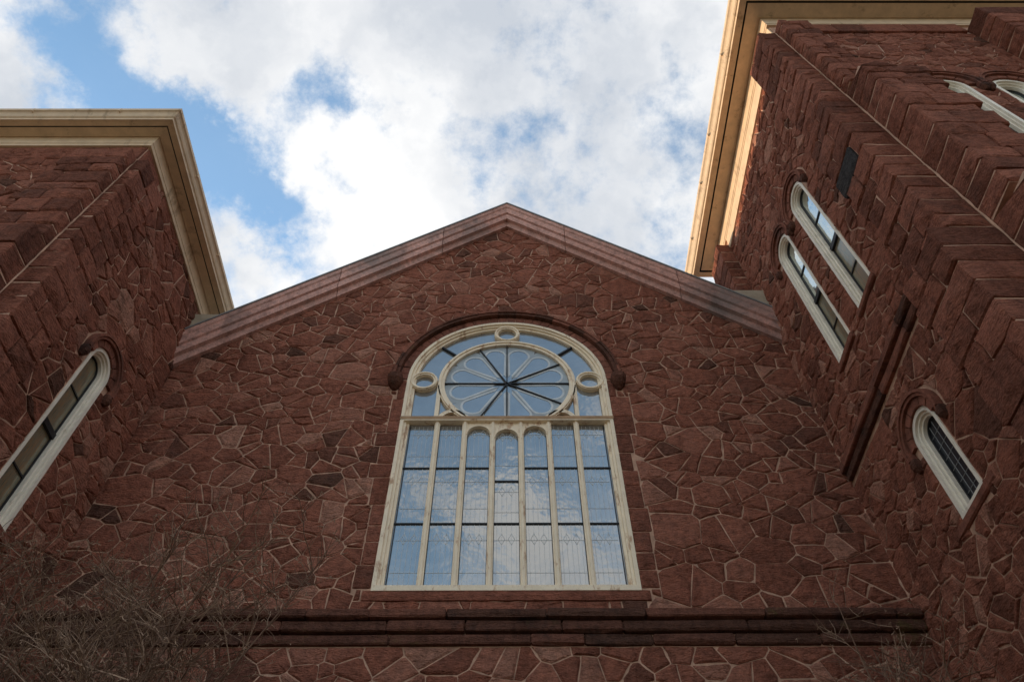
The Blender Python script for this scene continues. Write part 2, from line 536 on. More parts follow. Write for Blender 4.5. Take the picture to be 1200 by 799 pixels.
def rubble_cells(outline, holes, spacing, seed, joint=0.0115, k=1.3):
    rng = np.random.default_rng(seed)
    a0, a1 = min(p[0] for p in outline), max(p[0] for p in outline)
    b0, b1 = min(p[1] for p in outline), max(p[1] for p in outline)
    pts = np.zeros((0, 2))
    rr = np.zeros(0)
    N = int((a1 - a0) * (b1 - b0) / (spacing * spacing / k) * 14)
    cand = rng.random((N, 2)) * [a1 - a0, b1 - b0] + [a0, b0]
    size = spacing * rng.choice([0.42, 0.60, 0.82, 1.05, 1.3, 1.65], N, p=[0.14, 0.17, 0.2, 0.24, 0.17, 0.08])
    buf = np.zeros((N, 2))
    rb = np.zeros(N)
    n = 0
    for c, s in zip(cand, size):
        cs = np.array([c[0], c[1] * k])
        if n:
            d = np.hypot(buf[:n, 0] - cs[0], buf[:n, 1] - cs[1])
            if (d < 0.5 * (rb[:n] + s) * 0.88).any():
                continue
        p = (float(c[0]), float(c[1]))
        if not inside(outline, p) or any(inside(h, p) for h in holes):
            continue
        buf[n] = cs
        rb[n] = s
        n += 1
    pts, rr = buf[:n], rb[:n]
    w = (rr * 0.5) ** 2 * 1.15
    cells = []
    for i in range(n):
        s = (pts[i, 0], pts[i, 1] / k)
        R = spacing * 2.2
        poly = [(s[0] - R, s[1] - R), (s[0] + R, s[1] - R), (s[0] + R, s[1] + R), (s[0] - R, s[1] + R)]
        d2 = (pts[:, 0] - pts[i, 0]) ** 2 + (pts[:, 1] - pts[i, 1]) ** 2
        idx = np.argsort(d2)[1:26]
        jj = joint * rng.choice([0.6, 0.9, 1.2, 1.8])
        for j in idx:
            dx, dz = pts[j, 0] - pts[i, 0], pts[j, 1] - pts[i, 1]
            c = 0.5 * ((pts[j] ** 2).sum() - (pts[i] ** 2).sum() - w[j] + w[i])
            nx, nz = dx, dz * k
            L = math.hypot(nx, nz)
            poly = clip(poly, nx / L, nz / L, c / L - jj / 2)
            if len(poly) < 3:
                break
        if len(poly) < 3:
            continue
        for q in range(len(outline)):
            a, b = outline[q], outline[(q + 1) % len(outline)]
            nx, nz = b[1] - a[1], -(b[0] - a[0])
            L = math.hypot(nx, nz)
            poly = clip(poly, nx / L, nz / L, (nx * a[0] + nz * a[1]) / L - 0.004)
            if len(poly) < 3:
                break
        for h in holes:
            if len(poly) < 3:
                break
            d, q = nearest(h, s)
            if d < spacing * 2.2:
                nx, nz = (q[0] - s[0]) / max(d, 1e-6), (q[1] - s[1]) / max(d, 1e-6)
                poly = clip(poly, nx, nz, nx * q[0] + nz * q[1] - 0.008)
        if len(poly) < 3:
            continue
        # drop slivers of edges
        cl = []
        for q in range(len(poly)):
            if math.hypot(poly[q][0] - poly[q - 1][0], poly[q][1] - poly[q - 1][1]) > 0.012:
                cl.append(poly[q])
        if len(cl) < 3 or area(cl) < 0.006:
            continue
        # some blocks are cracked or built as two: split across, leaving a joint
        todo = [cl]
        lim = spacing * spacing / k
        for depth in range(2):
            nxt = []
            for q in todo:
                A = area(q)
                if A > lim * 0.62 and rng.random() < (0.55 if depth == 0 else 0.3):
                    qa = np.array(q)
                    ce = qa.mean(0) + rng.normal(0, 0.022, 2)
                    cov = np.cov((qa - qa.mean(0)).T)
                    ev, vec = np.linalg.eigh(cov)
                    th = math.atan2(vec[1, 1], vec[0, 1]) + rng.normal(0, 0.45)
                    nx, nz = math.cos(th), math.sin(th)
                    d0 = nx * ce[0] + nz * ce[1]
                    for sg in (1, -1):
                        h = clip(q, sg * nx, sg * nz, sg * d0 - jj / 2)
                        if len(h) >= 3 and area(h) > 0.005:
                            nxt.append(h)
                else:
                    nxt.append(q)
            todo = nxt
        cells += todo
    return cells


def fill_gaps(cells, outline, holes, tries, seed, joint=0.016):
    """pinning stones: small ones fitted into whatever the big ones left open"""
    rng = np.random.default_rng(seed)
    polys = list(cells) + list(holes)
    cen = [(sum(p[0] for p in q) / len(q), sum(p[1] for p in q) / len(q)) for q in polys]
    rad_ = [max(math.hypot(p[0] - c[0], p[1] - c[1]) for p in q) for q, c in zip(polys, cen)]
    a0, a1 = min(p[0] for p in outline), max(p[0] for p in outline)
    b0, b1 = min(p[1] for p in outline), max(p[1] for p in outline)
    CE, RA = np.array(cen), np.array(rad_)
    out = []
    for _ in range(tries):
        p = (a0 + (a1 - a0) * rng.random(), b0 + (b1 - b0) * rng.random())
        if not inside(outline, p):
            continue
        near = np.nonzero(np.hypot(CE[:, 0] - p[0], CE[:, 1] - p[1]) - RA < 0.25)[0]
        if any(inside(polys[i], p) for i in near):
            continue
        nn = [nearest(polys[i], p) for i in near]
        if nn and min(n[0] for n in nn) < 0.022:
            continue
        poly = [(p[0] - 0.2, p[1] - 0.2), (p[0] + 0.2, p[1] - 0.2), (p[0] + 0.2, p[1] + 0.2), (p[0] - 0.2, p[1] + 0.2)]
        for q in range(len(outline)):
            a, b = outline[q], outline[(q + 1) % len(outline)]
            nx, nz = b[1] - a[1], -(b[0] - a[0])
            L = math.hypot(nx, nz)
            poly = clip(poly, nx / L, nz / L, (nx * a[0] + nz * a[1]) / L - 0.004)
        for d, q in nn:
            if len(poly) < 3:
                break
            nx, nz = (q[0] - p[0]) / max(d, 1e-6), (q[1] - p[1]) / max(d, 1e-6)
            poly = clip(poly, nx, nz, nx * q[0] + nz * q[1] - joint)
        if len(poly) < 3 or area(poly) < 0.0035:
            continue
        cl = [poly[q] for q in range(len(poly)) if math.hypot(poly[q][0] - poly[q - 1][0], poly[q][1] - poly[q - 1][1]) > 0.01]
        if len(cl) < 3:
            continue
        out.append(cl)
        c = (sum(v[0] for v in cl) / len(cl), sum(v[1] for v in cl) / len(cl))
        polys.append(cl)
        CE = np.vstack([CE, c])
        RA = np.append(RA, max(math.hypot(v[0] - c[0], v[1] - c[1]) for v in cl))
    return cells + out


def stone_geo(pl, poly, rng, he=0.005, bulge=0.024):
    # knock the sharp corners off, then rise to an uneven split face
    pts = []
    n = len(poly)
    for i in range(n):
        p, a, b = poly[i], poly[i - 1], poly[(i + 1) % n]
        if n <= 8 and rng.random() < 0.45:
            t = 0.05 + 0.12 * rng.random()
            u = 0.05 + 0.12 * rng.random()
            pts.append((p[0] + (a[0] - p[0]) * t, p[1] + (a[1] - p[1]) * t))
            pts.append((p[0] + (b[0] - p[0]) * u, p[1] + (b[1] - p[1]) * u))
        else:
            pts.append(p)
    # hewn edges are never quite straight
    q = []
    for i in range(len(pts)):
        a, b = pts[i], pts[(i + 1) % len(pts)]
        q.append(a)
        L = math.hypot(b[0] - a[0], b[1] - a[1])
        if L > 0.17:
            t, o = rng.uniform(0.3, 0.7), rng.uniform(-0.003, 0.013)
            q.append((a[0] + (b[0] - a[0]) * t - (b[1] - a[1]) / L * o, a[1] + (b[1] - a[1]) * t + (b[0] - a[0]) / L * o))
    pts = q
    n = len(pts)
    cx, cz = sum(p[0] for p in pts) / n, sum(p[1] for p in pts) / n
    tilt = (rng.uniform(-1, 1) * 0.05, rng.uniform(-1, 1) * 0.05)
    e = he * rng.uniform(0.7, 1.5)
    vs, fs = [], []
    for s, hh, jit in ((1.0, -0.012, 0.0), (0.992, e, 0.2), (0.80, e + bulge * 0.72, 1.0)):
        for p in pts:
            a, b = cx + (p[0] - cx) * s, cz + (p[1] - cz) * s
            h = hh
            if jit:
                h += (a - cx) * tilt[0] + (b - cz) * tilt[1] + jit * bulge * rng.uniform(-0.45, 0.45)
                h = max(h, 0.003)
            vs.append(pl(a, b, h))
    vs.append(pl(cx + rng.uniform(-0.03, 0.03), cz + rng.uniform(-0.02, 0.02), e + bulge * rng.uniform(0.4, 1.15)))
    for i in range(n):
        j = (i + 1) % n
        fs.append((i, j, n + j, n + i))
        fs.append((n + i, n + j, 2 * n + j, 2 * n + i))
        fs.append((2 * n + i, 2 * n + j, 3 * n))
    return vs, fs


def proj_area(P):
    q = np.array(P) - CAM
    z = q @ fwd
    if (z < 0.2).any():
        return 0.0
    u, v = 600 + F_PX * (q @ RT) / z, 399.5 - F_PX * (q @ UPV) / z
    if u.mean() < -10 or u.mean() > 1210 or v.mean() < -10 or v.mean() > 809:
        return 0.0
    return abs(0.5 * (np.dot(u, np.roll(v, -1)) - np.dot(v, np.roll(u, -1))))


def lay_rubble(walls, parent, limit=300, seed=1):
    """walls: list of (plane, cells). The largest seen stones are objects, the rest one part."""
    rng = random.Random(seed)
    items = []
    for pl, cells in walls:
        for c in cells:
            items.append((proj_area([pl(a, b) for a, b in c]), pl, c))
    items.sort(key=lambda t: -t[0])
    rest = MB()
    for k, (ar, pl, c) in enumerate(items):
        vs, fs = stone_geo(pl, c, rng)
        tint = (rng.random(), rng.random(), rng.random())
        if k < limit and ar > 0:
            mb = MB()
            mb.add(vs, fs, tint)
            mb.build('stone', M['stone'], parent)
        else:
            rest.add(vs, fs, tint)
    rest.build('rubble_stones', M['stone'], parent, 'stuff')


def block(x0, x1, y0, y1, z0, z1, rng, c=0.016, rough=0.03, top_in=None):
    """one squared stone with knocked edges and uneven faces; top_in slopes the top (weathering)"""
    lo, hi = (x0, y0, z0), (x1, y1, z1)
    vs, fs = [], []
    idx = {}

    def vid(key):
        if key not in idx:
            s, ax = key
            p = []
            for i in range(3):
                e = hi[i] if s[i] else lo[i]
                if i != ax:
                    e += (-c if s[i] else c) * rng.uniform(0.35, 2.0)
                p.append(e)
            idx[key] = len(vs)
            vs.append(p)
        return idx[key]

    S = [(a, b, d) for a in (0, 1) for b in (0, 1) for d in (0, 1)]
    for ax in range(3):
        o = [i for i in range(3) if i != ax]
        for sd_ in (0, 1):
            q = []
            for (u, v) in ((0, 0), (1, 0), (1, 1), (0, 1)):
                s = [0, 0, 0]
                s[ax], s[o[0]], s[o[1]] = sd_, u, v
                q.append(vid((tuple(s), ax)))
            ce = [0.5 * (lo[i] + hi[i]) + (rng.uniform(-0.15, 0.15) * (hi[i] - lo[i]) if i != ax else 0) for i in range(3)]
            ce[ax] = (hi[ax] if sd_ else lo[ax]) + (1 if sd_ else -1) * rough * rng.uniform(-0.2, 1.3)
            k = len(vs)
            vs.append(ce)
            for i in range(4):
                fs.append((q[i], q[(i + 1) % 4], k))
    for ax in range(3):
        o = [i for i in range(3) if i != ax]
        for u in (0, 1):
            for v in (0, 1):
                s0, s1 = [0, 0, 0], [0, 0, 0]
                s0[o[0]] = s1[o[0]] = u
                s0[o[1]] = s1[o[1]] = v
                s0[ax], s1[ax] = 0, 1
                fs.append((vid((tuple(s0), o[0])), vid((tuple(s1), o[0])), vid((tuple(s1), o[1])), vid((tuple(s0), o[1]))))
    for s in S:
        fs.append((vid((s, 0)), vid((s, 1)), vid((s, 2))))
    if top_in:
        zt = z1 - c * 1.5
        for p in vs:
            if p[2] > zt:
                for axi, sgn, amt in top_in:
                    lim = lo[axi] if sgn < 0 else hi[axi]
                    far = hi[axi] if sgn < 0 else lo[axi]
                    t = abs(p[axi] - far) / max(abs(lim - far), 1e-6)
                    p[2] -= amt * t
    return vs, fs


def stack(parent, mortar, rng, x0, x1, y0, y1, z0, z1, along, end_fixed, course, ragged=0.0, name='quoin_stone', mat='ashlar', split=0.93, weather=None, joint=0.015, dark=None):
    """squared stones in courses filling a pier; along = axis of its length; end_fixed = corner end (0 low, 1 high)"""
    z = z0
    n = 0
    flipx = x1 < 0 and along == 'y'
    while z < z1 - 0.05:
        h = course * rng.uniform(0.72, 1.28)
        zt = z + h
        if z1 - zt < course * 0.55:
            zt = z1
        lo, hi = (x0, x1) if along == 'x' else (y0, y1)
        L = hi - lo
        lo2, hi2 = lo, hi
        ext = ragged * L * (rng.uniform(0.3, 1.0) if n % 2 else rng.uniform(-0.35, 0.2))
        if end_fixed == 0:
            hi2 = hi + ext
        else:
            lo2 = lo - ext
        cuts = [lo2, hi2]
        if rng.random() < split:
            f = rng.uniform(0.3, 0.45) if n % 2 else rng.uniform(0.55, 0.7)
            cuts = [lo2, lo2 + (hi2 - lo2) * f, hi2]
        isdark = dark and z < dark[1] < zt
        if isdark:
            cuts = [lo2, dark[0], hi2]
        for a, b in zip(cuts[:-1], cuts[1:]):
            g = joint / 2
            bx = (a + g, b - g, y0, y1) if along == 'x' else (x0, x1, a + g, b - g)
            last = weather if zt >= z1 else None
            # each stone stands a little prouder or shyer than its neighbours
            jx, jy = rng.uniform(-0.024, 0.0), rng.uniform(-0.024, 0.0)
            bx = (bx[0] + (jx if along == 'y' and not flipx else 0), bx[1] - (jx if along == 'y' and flipx else 0), bx[2] + (jy if along == 'x' else 0), bx[3])
            mb = MB()
            tn = (rng.uniform(0.013, 1), rng.random(), rng.random())
            if isdark and a == dark[0]:
                tn = (0.0, 0.5, 0.5)         # the slate-grey block by the corner
            mb.add(*block(bx[0], bx[1], bx[2], bx[3], z + g, zt - g, rng, top_in=last), tint=tn)
            hew(mb.build(name, M[mat], parent), rng)
        z = zt
        n += 1
    i = 0.02
    mortar.box(x0 + i, x1 - i, y0 + i, y1 - i, z0, z1 - (0.02 if not weather else 0.12))


def hew(o, rng, amp=0.009):
    """break the flat faces and arrises of a block so it reads as split by hand"""
    bm = bmesh.new()
    bm.from_mesh(o.data)
    bmesh.ops.recalc_face_normals(bm, faces=bm.faces)
    bmesh.ops.subdivide_edges(bm, edges=[e for e in bm.edges if e.calc_length() > 0.09], cuts=1, use_grid_fill=True)
    for v in bm.verts:
        v.co += Vector((rng.uniform(-1, 1), rng.uniform(-1, 1), rng.uniform(-0.6, 0.6))) * amp
    bm.to_mesh(o.data)
    bm.free()
    return o


# ------------------------------------------------------------------ window builders
def arched_window(parent, pl, c, hw, zb, zs, glass_lo, glass_up, cuts, rail=None, leads=False):
    fr = MB()
    p0 = arch_path(c, hw, zb, zs)
    p1 = arch_path(c, hw - 0.055, zb, zs)
    p2 = arch_path(c, hw - 0.085, zb, zs)
    p3 = arch_path(c, hw - 0.115, zb, zs)
    band(fr, pl, p0, p1, -0.16, 0.012)
    band(fr, pl, p1, p2, -0.16, -0.022)
    band(fr, pl, p2, p3, -0.17, -0.055)
    pbox(fr, pl, c - hw, c + hw, zb - 0.05, zb, -0.16, 0.018)
    frame = recalc(fr.build('window', M['white'], parent))
    gi = hw - 0.115
    sash = MB()
    pi = arch_path(c, gi, zb, zs)
    pj = arch_path(c, gi - 0.022, zb, zs)
    band(sash, pl, pi, pj, -0.16, -0.105)
    for zc in cuts:
        pbox(sash, pl, c - gi, c + gi, zc - 0.012, zc + 0.012, -0.15, -0.108)
    if rail:
        pbox(sash, pl, c - gi, c + gi, rail - 0.045, rail + 0.045, -0.15, -0.085)
    recalc(sash.build('sash', M['black'], frame))
    lv = sorted(cuts + ([rail] if rail else []))
    lv = [zb] + lv
    for i, z in enumerate(lv):
        top = lv[i + 1] if i + 1 < len(lv) else None
        g = MB()
        if top:
            poly = [(c + gi, z), (c + gi, top), (c - gi, top), (c - gi, z)]
        else:
            poly = [(c + gi, z)] + arc(c, zs, gi, 0, 180, 16) + [(c - gi, z)]
        plate(g, pl, poly, -0.125)
        up = rail is not None and z >= rail - 0.01
        g.build('pane', M[glass_up if up else glass_lo], frame)
    if leads:
        ld = MB()
        k = -gi
        while k < gi:
            pstrip(ld, pl, (c + k, zb), (c + k, zs + math.sqrt(max(gi * gi - k * k, 0))), 0.004, -0.125, -0.116)
            k += gi * 2 / 4
        z = zb + 0.05
        while z < zs + gi * 0.7:
            pstrip(ld, pl, (c - gi, z), (c + gi, z), 0.004, -0.125, -0.116)
            z += 0.17
        recalc(ld.build('leading', M['dull_lead'], frame))
    return frame


def ring_stones(parent, pl, c, zs, r0, r1, h0, h1, n, rng, name, mat, a0=0.0, a1=180.0, gap=0.008, face=0.0):
    for i in range(n):
        b0 = a0 + (a1 - a0) * i / n
        b1 = a0 + (a1 - a0) * (i + 1) / n
        g = math.degrees(gap / r1)
        mb = MB()
        k = max(2, int(round((b1 - b0) / 7)))
        d = rng.uniform(-0.006, 0.006)
        band(mb, pl, arc(c, zs, r1 + rng.uniform(0, face), b0 + g, b1 - g, k), arc(c, zs, r0, b0 + g, b1 - g, k), h0, h1 + d, False, (rng.random(), rng.random(), rng.random()))
        recalc(mb.build(name, M[mat if isinstance(mat, str) else rng.choice(mat)], parent))


def window_surround(parent, pl, c, hw, zs, rng, nv=7):
    ring_stones(parent, pl, c, zs, hw + 0.004, hw + 0.115, -0.05, 0.045, nv, rng, 'voussoir', 'dressed')
    hm = MB()
    r0, r1 = hw + 0.12, hw + 0.19
    band(hm, pl, arc(c, zs, r1, -12, 192, 28), arc(c, zs, r0, -12, 192, 28), -0.02, 0.08)
    band(hm, pl, arc(c, zs, r1 + 0.012, -10, 190, 28), arc(c, zs, r1 - 0.025, -10, 190, 28), 0.0, 0.10)
    hood = recalc(hm.build('hood_mould', M['dressed'], parent))
    for s in (-1, 1):
        st = MB()
        ca = c + s * (r0 + r1) / 2
        zc = zs - 0.17
        ring = []
        for (w, dz, h) in ((0.045, 0.09, 0.085), (0.062, 0.03, 0.11), (0.055, -0.04, 0.10), (0.03, -0.09, 0.05)):
            ring.append([pl(ca - w, zc + dz, -0.02), pl(ca - w, zc + dz, h * 0.8), pl(ca - w * 0.4, zc + dz, h), pl(ca + w * 0.4, zc + dz, h), pl(ca + w, zc + dz, h * 0.8), pl(ca + w, zc + dz, -0.02)])
        vs = [p for r in ring for p in r]
        fs = []
        for i in range(3):
            for j in range(5):
                fs.append((i * 6 + j, i * 6 + j + 1, i * 6 + j + 7, i * 6 + j + 6))
        fs += [tuple(range(6)), tuple(range(18, 24))]
        st.add(vs, fs)
        recalc(st.build('label_stop', M['sooty'], hood))


def hood_hole(c, hw, zb, zs):
    """two convex keep-outs for the rubble: jambs, and the arch ring"""
    r = hw + 0.225
    return [[(c - hw - 0.006, zb), (c + hw + 0.006, zb), (c + hw + 0.006, zs), (c - hw - 0.006, zs)],
            arc(c, zs, r, -14, 194, 24)]


def cornice(parent, x0, x1, y0, y1, profs):
    for name, mat, prof in profs:
        mb = MB()
        vs, fs = [], []
        for o, z in prof:
            vs += [(x0 - o, y0 - o, z), (x1 + o, y0 - o, z), (x1 + o, y1 + o, z), (x0 - o, y1 + o, z)]
        for i in range(len(prof) - 1):
            for j in range(4):
                k = (j + 1) % 4
                fs.append((i * 4 + j, i * 4 + k, i * 4 + 4 + k, i * 4 + 4 + j))
        mb.add(vs, fs)
        recalc(mb.build(name, M[mat], parent))


def bead(mb, x, y, dx, dy, z0, z1, w, rng):
    """ragged strip of pointing up an inner corner; dx, dy point out of the two walls"""
    z = z0
    vs = []
    while z < z1:
        a, b = w * rng.uniform(0.45, 1.5), w * rng.uniform(0.45, 1.5)
        vs += [(x + dx * a, y + dy * 0.001, z), (x + dx * a * 0.55, y + dy * b * 0.55, z), (x + dx * 0.001, y + dy * b, z)]
        z += rng.uniform(0.06, 0.22)
    n = len(vs) // 3
    mb.add(vs, [(i * 3 + k, i * 3 + k + 1, i * 3 + k + 4, i * 3 + k + 3) for i in range(n - 1) for k in (0, 1)])


def gutter_joints(parent, x0, x1, y0, y1, o, z0, z1, step, rng):
    x = x0 + 0.5
    while x < x1 - 0.2:
        mb = MB()
        mb.box(x, x + 0.018, y0 - o - 0.006, y0 - o + 0.05, z0, z1)
        mb.build('gutter_joint', M['cornice'], parent)
        x += step * rng.uniform(0.7, 1.2)
    for xe, s in ((x0, -1), (x1, 1)):
        y = y0 + 0.7
        while y < y1:
            mb = MB()
            a = xe + s * o
            mb.box(min(a + s * 0.006, a - s * 0.05), max(a + s * 0.006, a - s * 0.05), y, y + 0.018, z0, z1)
            mb.build('gutter_joint', M['cornice'], parent)
            y += step * rng.uniform(0.7, 1.2)


# ------------------------------------------------------------------ ground
gm = MB()
gm.add([(-900, -900, 0), (900, -900, 0), (900, 900, 0), (-900, 900, 0)], [(0, 1, 2, 3)])
g = gm.build('ground', M['ground'])
g['kind'] = 'structure'

# ================================================================== church gable
rng = random.Random(7)
CH = thing('church_gable', 'red sandstone church gable with one big round-arched window of many lights, between the two towers', 'church', (-0.4, FY, 0))
WC, WR, WZ, WB = -0.042, 1.70, 11.45, 7.285
GX = -0.055
SL = 0.89


def gz(x, z0=17.15):
    return z0 - SL * abs(x - GX)


win_hole = arch_path(WC, WR, WB, WZ, 40)
wall_sheet(P_FAC, [(XL, 0), (XR, 0), (XR, gz(XR, 17.5)), (GX, 17.5), (XL, gz(XL, 17.5))], [win_hole], 'bed_mortar', M['mortar'], CH)
jrect = []
for s in (-1, 1):
    z = 7.29
    while z < 11.42:
        zt = z + rng.uniform(0.26, 0.55)
        if 11.43 - zt < 0.2:
            zt = 11.43
        w = rng.choice([0.19, 0.24, 0.28, 0.33])
        if zt > 11.0:
            w = 0.13
        jrect.append((*sorted((WC + s * (WR + 0.003), WC + s * (WR + w))), z, zt))
        z = zt
keep = [[(a, c), (b, c), (b, d), (a, d)] for a, b, c, d in jrect] + [
        [(WC - WR - 0.01, WB - 0.1), (WC + WR + 0.01, WB - 0.1), (WC + WR + 0.01, 11.5), (WC - WR - 0.01, 11.5)],
        [(WC - 1.81, 7.115), (WC + 1.81, 7.115), (WC + 1.81, 7.3), (WC - 1.81, 7.3)],
        arc(WC, WZ, 1.965, -9, 189, 40)]
top = [(XL, 6.93), (XR, 6.93), (XR, gz(XR, 16.99)), (GX, 16.99), (XL, gz(XL, 16.99))]
low = [(XL, 0.0), (XR, 0.0), (XR, 6.497), (XL, 6.497)]
cells = fill_gaps(rubble_cells(top, keep, 0.45, 11), top, keep, 9000, 3) + rubble_cells(low, [], 0.47, 12)
lay_rubble([(P_FAC, cells)], CH, 300, 5)
# squared stones dressing the window jambs
for a, b, c, d in jrect:
    mb = MB()
    mb.add(*block(a + 0.002, b - 0.006, FY - 0.016, FY + 0.14, c + 0.006, d - 0.006, rng, 0.012, 0.02), tint=(rng.uniform(0.02, 1), rng.random(), rng.random()))
    recalc(mb.build('jamb_stone', M['ashlar'], CH))

# sill
sl = MB()
sx = [WC - 1.80 + 3.6 * i / 24 for i in range(25)]
vs, fs = [], []
for x in sx:
    j = rng.uniform(-0.012, 0.012)
    vs += [(x, FY + 0.10, 7.285), (x, FY - 0.012 + j * 0.4, 7.275 + j), (x, FY - 0.032 + j, 7.20 + j), (x, FY - 0.028 + j * 0.5, 7.13 + j * 0.6), (x, FY + 0.1, 7.12)]
for i in range(24):
    for k in range(4):
        fs.append((i * 5 + k, i * 5 + k + 1, i * 5 + 6 + k, i * 5 + 5 + k))
fs += [(0, 1, 2, 3, 4), (120, 121, 122, 123, 124)]
sl.add([(x, y, z - 0.02) for x, y, z in vs], fs, (0.5, 0.5, 0.5))
recalc(sl.build('sill', M['ashlar'], CH))

# string course: three oversailing courses of long stones
sc_root = None
for (z0, z1, pr, seed) in ((6.805, 6.925, 0.15, 1), (6.655, 6.795, 0.10, 2), (6.505, 6.645, 0.055, 3)):
    x = XL + 0.01
    while x < XR - 0.02:
        L = rng.uniform(0.55, 1.75)
        x2 = min(x + L, XR - 0.01)
        if XR - 0.01 - x2 < 0.3:
            x2 = XR - 0.01
        mb = MB()
        mb.add(*block(x + 0.004, x2 - 0.004, FY - pr + rng.uniform(-0.006, 0.006), FY + 0.05, z0 + 0.003, z1 - 0.003 + rng.uniform(-0.008, 0), rng, 0.014, 0.012), tint=(rng.random(), rng.random(), rng.random()))
        hew(mb.build('string_course_stone', M['sooty'], CH), rng, 0.006)
        x = x2

# voussoirs, hood mould with carved stops
ring_stones(CH, P_FAC, WC, WZ, WR + 0.003, WR + 0.135, -0.10, 0.02, 34, rng, 'voussoir', 'dressed', 0, 180, 0.006)
R0, R1 = WR + 0.145, WR + 0.235
n_h = 17
ring_stones(CH, P_FAC, WC, WZ, R0, R1, -0.02, 0.10, n_h, rng, 'hood_mould_stone', ('sooty', 'sooty', 'dressed'), -3, 183, 0.002)
ring_stones(CH, P_FAC, WC, WZ, R1 - 0.03, R1 + 0.012, -0.02, 0.122, n_h, rng, 'hood_roll_stone', ('sooty', 'dressed'), -3, 183, 0.003)
for s in (-1, 1):
    st = MB()
    ca, zc = WC + s * (R0 + R1) / 2, WZ - 0.10
    ring = []
    for (w, dz, h) in ((0.10, 0.13, 0.17), (0.125, 0.06, 0.22), (0.12, -0.03, 0.21), (0.085, -0.12, 0.15), (0.03, -0.19, 0.05)):
        ring.append([P_FAC(ca - w, zc + dz, -0.02), P_FAC(ca - w, zc + dz, h * 0.7), P_FAC(ca - w * 0.5, zc + dz, h), P_FAC(ca + w * 0.5, zc + dz, h), P_FAC(ca + w, zc + dz, h * 0.7), P_FAC(ca + w, zc + dz, -0.02)])
    vs = [p for r in ring for p in r]
    fs = [(i * 6 + j, i * 6 + j + 1, i * 6 + j + 7, i * 6 + j + 6) for i in range(4) for j in range(5)] + [tuple(range(6)), tuple(range(24, 30))]
    st.add(vs, fs)
    recalc(st.build('label_stop', M['sooty'], CH))

# coping: moulded stones up both slopes, metal edge on top
PROF = [(8.10, -0.22), (7.91, -0.22), (7.895, -0.10), (7.88, -0.06), (7.80, -0.05), (7.785, 0.13), (7.815, 0.15), (7.81, 0.18), (7.765, 0.20), (7.755, 0.40), (7.73, 0.43), (7.72, 0.55), (7.74, 0.575), (8.32, 0.575), (8.32, -0.22)]
for s in (-1, 1):
    xe = (XR if s > 0 else -XL) + (0.055 if s > 0 else -0.055)
    cuts = [0.0, 1.28, 3.45, xe] if s > 0 else [0.0, 1.40, 3.36, xe]
    for a, b in zip(cuts[:-1], cuts[1:]):
        vs, fs = [], []
        n = len(PROF)
        for d in (a + (0.006 if a else 0), b - 0.006 if b < xe else b):
            x = GX + s * d
            for y, dz in PROF:
                vs.append((x, y, 17.15 - SL * d + dz))
        for i in range(n):
            j = (i + 1) % n
            fs.append((i, j, n + j, n + i))
        fs += [tuple(range(n)), tuple(range(2 * n - 1, n - 1, -1))]
        mb = MB()
        mb.add(vs, fs, (rng.random(), rng.random(), rng.random()))
        recalc(mb.build('coping_stone', M['coping'], CH))
    mb = MB()
    vs, fs = [], []
    pf = [(7.70, 0.555), (7.70, 0.60), (8.40, 0.62), (8.40, 0.58)]
    for d in (0.0, xe - 0.01):
        for y, dz in pf:
            vs.append((GX + s * d, y, 17.15 - SL * d + dz))
    fs = [(i, (i + 1) % 4, 4 + (i + 1) % 4, 4 + i) for i in range(4)] + [(0, 1, 2, 3), (7, 6, 5, 4)]
    mb.add(vs, fs)
    recalc(mb.build('coping_flashing', M['flashing'], CH))
# flashing wedges where the coping dies into the towers
for (xt, xi, zt) in ((XR - 0.002, 4.34, 13.92), (XL + 0.002, -5.32, 13.10)):
    mb = MB()
    zb1 = gz(xt, 17.70)
    vs = [(xi, y, zt) for y in (7.76, 8.35)] + [(xt, y, zt) for y in (7.76, 8.35)] + [(xt, y, zb1) for y in (7.76, 8.35)] + [(xi, y, zt - 0.06) for y in (7.76, 8.35)]
    mb.add(vs, [(0, 2, 4, 6), (1, 7, 5, 3), (0, 1, 3, 2), (6, 4, 5, 7), (2, 3, 5, 4), (0, 6, 7, 1)])
    recalc(mb.build('flashing', M['tanflash'], CH))
# nave roof and side walls behind the gable
rf = MB()
for s in (-1, 1):
    e = 6.1
    vs = [(GX, 8.33, 17.62), (GX, 30, 17.62), (GX + s * e, 30, 17.62 - SL * e), (GX + s * e, 8.33, 17.62 - SL * e)]
    vs += [(x, y, z - 0.15) for x, y, z in vs]
    rf.add(vs, [(0, 1, 2, 3), (4, 7, 6, 5), (0, 3, 7, 4), (1, 5, 6, 2), (2, 6, 7, 3)])
recalc(rf.build('nave_roof', M['slate'], CH))
nw = MB()
nw.box(-5.8, -5.5, 8.4, 29.8, 0, 12.0)
nw.box(5.4, 5.7, 8.95, 29.8, 0, 12.0)
nw.add([(-5.8, 29.8, 0), (5.7, 29.8, 0), (5.7, 29.8, 12), (GX, 29.8, 17.4), (-5.8, 29.8, 12)], [(0, 1, 2, 3, 4)])
nw.build('nave_wall', M['ashlar'], CH)

